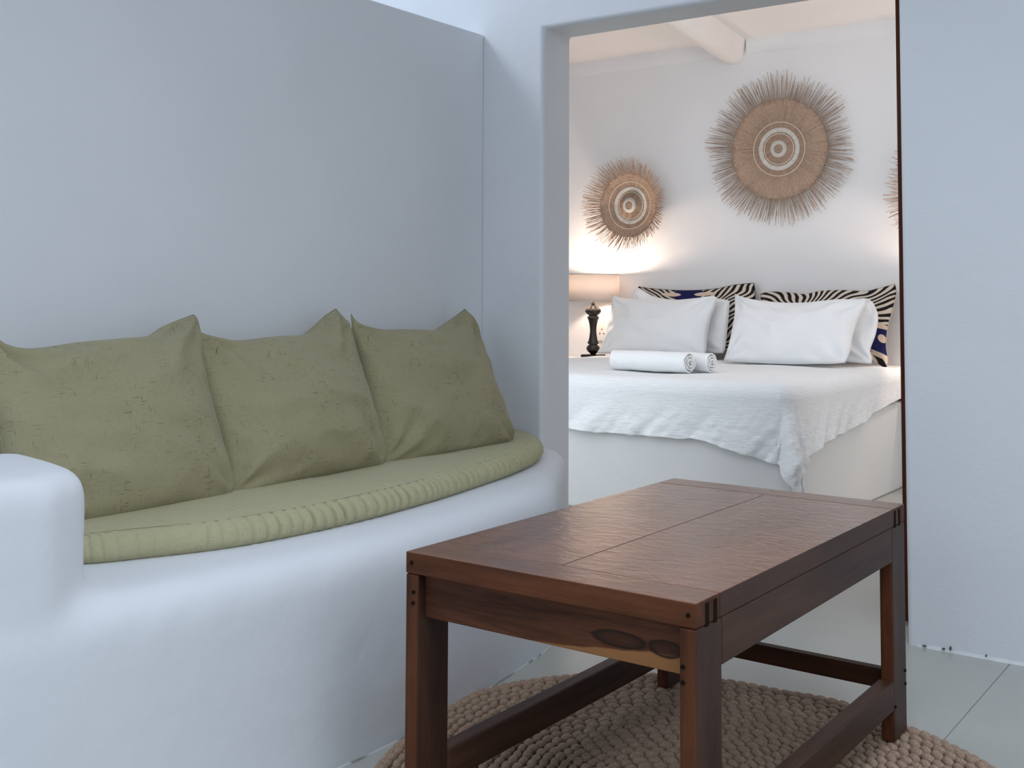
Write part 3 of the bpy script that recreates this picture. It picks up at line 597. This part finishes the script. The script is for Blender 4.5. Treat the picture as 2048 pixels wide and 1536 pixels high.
# rolled towels
def towel(y, x0, x1, r, label, seed):
    z0 = ZM + .011 + r; n = 120; turns = 3.2; bm = bmesh.new(); nx = 26; prof = []
    for i in range(n + 1):
        t = i / n; a = -.6 + turns * 2 * PI * t; rad = r * (.14 + .86 * t); prof.append((a, rad))
    A = []
    for k in range(nx + 1):
        f = k / nx; row = []
        for i, (a, rad) in enumerate(prof):
            x = x0 + (x1 - x0) * f + (.012 * noise.noise(Vector((a, seed, 0))) + .010 * (1 - i / n)) * (1 if f > .5 else -1) * (abs(f - .5) * 2) ** 6
            w = 1 + .06 * noise.noise(Vector((f * 6, math.cos(a) * 1.5, seed + math.sin(a)))); yy, zz = rad * math.cos(a) * w, rad * math.sin(a) * w
            zz *= .93; row.append(bm.verts.new((x, y + yy * 1.06, z0 - r * .05 + zz)))
        A.append(row)
    for a, b in zip(A, A[1:]):
        for i in range(n): bm.faces.new((a[i], b[i], b[i + 1], a[i + 1]))
    o = obj('rolled_towel', bm, m_towel, None, True); m = o.modifiers.new('thick', 'SOLIDIFY'); m.thickness = .0075; m.offset = -1; bevel(o, .0025, 2, 60)
    return tag(o, label, 'towel', 'rolled white towels on the bed')
towel(5.09, -3.03, -2.60, .056, 'rolled white towel lying in front of the other on the bed', 1)
towel(5.215, -2.98, -2.54, .053, 'rolled white towel tucked behind the front one, its end showing', 4)

# ------------------------------------------------------------------ lamps
def lamp(x, y, z, label):
    t = thing('table_lamp', label, 'lamp', (x, y, z), 'bedside table lamps'); K = .95
    bm = bmesh.new(); box(bm, (-.062, -.062, 0), (.062, .062, .030)); bevel(obj('base', bm, m_black, t), .004)
    P = [(.0, .03), (.020, .03), (.022, .036), (.040, .05), (.052, .068), (.054, .085), (.048, .10), (.034, .112), (.034, .118), (.046, .124), (.046, .130), (.036, .150), (.030, .185), (.026, .22), (.026, .25), (.030, .285), (.036, .315), (.044, .338), (.048, .345), (.047, .352), (.036, .358), (.034, .364), (.050, .376), (.062, .392), (.064, .405), (.056, .422), (.036, .438), (.030, .446), (.028, .452), (.0, .454)]
    P = [(r * .86, .03 + (h - .03) * .335 / .424) for r, h in P]
    bm = bmesh.new(); lathe(bm, P, 40); obj('turned_post', bm, m_black, t, True)
    bm = bmesh.new(); lathe(bm, [(.0, .365), (.012, .365), (.012, .38), (.007, .384), (.007, .43), (.017, .432), (.017, .455), (.0, .456)], 24); obj('bulb_holder', bm, flat('dark_metal', (.05, .045, .04), .4, .8), t, True)
    bm = bmesh.new(); lathe(bm, [(.182, .392), (.175, .573)], 64); o = obj('lamp_shade', bm, m_shade, t, True); m = o.modifiers.new('thick', 'SOLIDIFY'); m.thickness = .0015
    for r, h in ((.1825, .392), (.1755, .573)):
        bm = bmesh.new(); lathe(bm, [(r - .002, h - .003), (r + .0015, h - .003), (r + .0015, h + .003), (r - .002, h + .003), (r - .002, h - .003)], 64); o2 = obj('shade_rim', bm, flat('shade_trim', (.62, .54, .46), .7), t, True); o2.parent = o
    bm = bmesh.new(); bmesh.ops.create_uvsphere(bm, u_segments=20, v_segments=12, radius=.026)
    for v in bm.verts: v.co.z = v.co.z * 1.2 + .487
    obj('bulb', bm, m_bulb, t, True).visible_shadow = True
    l = bpy.data.lights.new('bulb_light', 'POINT'); l.energy = LAMP_POWER; l.color = (1, .78, .63); l.shadow_soft_size = .03; lo = bpy.data.objects.new('bulb_light', l); C.objects.link(lo); lo.parent = t; lo.location = (0, 0, .54)
lamp(-4.06, 6.53, .621, 'lit table lamp with black turned post and pale drum shade by the bed')
lamp(-1.56, 6.53, .621, 'second lit table lamp on the far ledge, hidden behind the doorway wall')
# wall socket
so = boxo('wall_socket', (-4.175, YB - .012, .735), (-4.075, YB, .875), m_plate, None, .003); tag(so, 'white wall socket with three pin holes behind the table lamp', 'socket')
for dx, z in ((0, .815), (-.016, .786), (.016, .786)): boxo('pin_hole', (-4.118 + dx - .004, YB - .0135, z - .004), (-4.118 + dx + .004, YB - .0118, z + .004), m_peg, None, 0).parent = so

# ------------------------------------------------------------------ woven wall discs
def disc(x, y, z, Rw, Rf, depth, label, seed, flare, tilt=(0, 0)):
    t = thing('woven_wall_disc', label, 'wall decoration', (x, y, z), 'woven straw discs on the bedroom wall'); rnd = random.Random(seed); s = .95 if Rw < .3 else 1.0; boss, rise = depth
    def h(r):      # towards the viewer: a low boss in the middle, a ring groove, then a rim that flares forward
        return .006 + boss * math.exp(-(r / .085) ** 2) + rise * max(r - .10, 0)
    def ringmesh(name, r0, r1, mat, off, n=96, k=8):
        bm = bmesh.new(); rows = [[bm.verts.new(((r0 + (r1 - r0) * a / k) * math.cos(2 * PI * i / n), -h(r0 + (r1 - r0) * a / k) - off, (r0 + (r1 - r0) * a / k) * math.sin(2 * PI * i / n))) for i in range(n)] for a in range(k + 1)]
        for a, b in zip(rows, rows[1:]):
            for i in range(n): bm.faces.new((a[i], a[(i + 1) % n], b[(i + 1) % n], b[i]))
        o = obj(name, bm, mat, t, True); m = o.modifiers.new('thick', 'SOLIDIFY'); m.thickness = .004; m.offset = 0; return o
    ringmesh('woven_mat', .001, Rw, m_straw, 0, 128, 24)
    ringmesh('pale_band', .029 * s, .054 * s, m_pale, .0025, 96, 3)['label'] = 'small pale band around the middle'
    ringmesh('pale_band', .108 * s, .137 * s, m_pale, .0025, 96, 4)['label'] = 'wide pale band'
    for r in (.098 * s, .172 * s): ringmesh('cord_ring', r - .0022, r + .0022, m_cream, .003, 96, 1)
    vs, fs = [], []; n = 420
    for i in range(n):
        a = 2 * PI * (i + rnd.uniform(-.6, .6)) / n; da = rnd.uniform(-.035, .035); lob = .5 + .5 * noise.noise(Vector((math.cos(a) * 2.5, math.sin(a) * 2.5, seed)))
        R = Rf * (.88 + .15 * lob + rnd.uniform(-.12, .035)); r0 = Rw * rnd.uniform(.90, .97); w = rnd.uniform(.0015, .0026); up = rnd.uniform(-.010, .014)
        p0 = Vector((r0 * math.cos(a), -h(r0) - rnd.uniform(-.003, .004), r0 * math.sin(a))); p1 = Vector((R * math.cos(a + da), -h(Rw) - (R - Rw) * flare - up, R * math.sin(a + da)))
        d = (p1 - p0).normalized(); sd = Vector((0, 1, 0)).cross(d).normalized() * w; nn = Vector((0, w, 0)); o = len(vs)
        for p, k in ((p0, 1), (p1, .6)): vs += [p + sd * k, p + nn * k, p - sd * k, p - nn * k]
        fs += [[o + q, o + (q + 1) % 4, o + 4 + (q + 1) % 4, o + 4 + q] for q in range(4)] + [[o + 4, o + 5, o + 6, o + 7]]
    me = bpy.data.meshes.new('reed_fringe'); me.from_pydata([tuple(v) for v in vs], [], fs); f = obj('reed_fringe', me, m_reed, t); f['kind'] = 'stuff'
    # the reeds that show as spokes over the weave
    vs, fs = [], []
    for i in range(int(130)):
        a = 2 * PI * i / 130 + rnd.uniform(-.03, .03); r0 = Rw * rnd.uniform(.08, .5); r1 = Rw * rnd.uniform(.55, .98); K = 8; pr = None
        for k in range(K + 1):
            r = r0 + (r1 - r0) * k / K; c = Vector((r * math.cos(a), -h(r) - .0035, r * math.sin(a))); sd = Vector((-math.sin(a), 0, math.cos(a))) * .0011; o = len(vs); vs += [c + sd, c - Vector((0, .0012, 0)), c - sd]
            if k: fs += [[o - 3, o - 2, o + 1, o], [o - 2, o - 1, o + 2, o + 1]]
    me = bpy.data.meshes.new('spokes'); me.from_pydata([tuple(v) for v in vs], [], fs); f = obj('reed_spokes', me, m_reed, t); f['kind'] = 'stuff'
    t.rotation_euler = (tilt[0], 0, tilt[1]); return t
disc(-2.795, 6.735, 1.985, .32, .505, (.018, .06), 'largest woven straw disc, high above the middle of the bed', 1, .06)
disc(-3.87, 6.735, 1.672, .222, .337, (.045, .45), 'small woven straw disc glowing above the lit table lamp', 2, .75)
disc(-1.74, 6.735, 1.672, .222, .37, (.045, .45), 'woven straw disc half hidden behind the doorway wall edge', 3, .6)
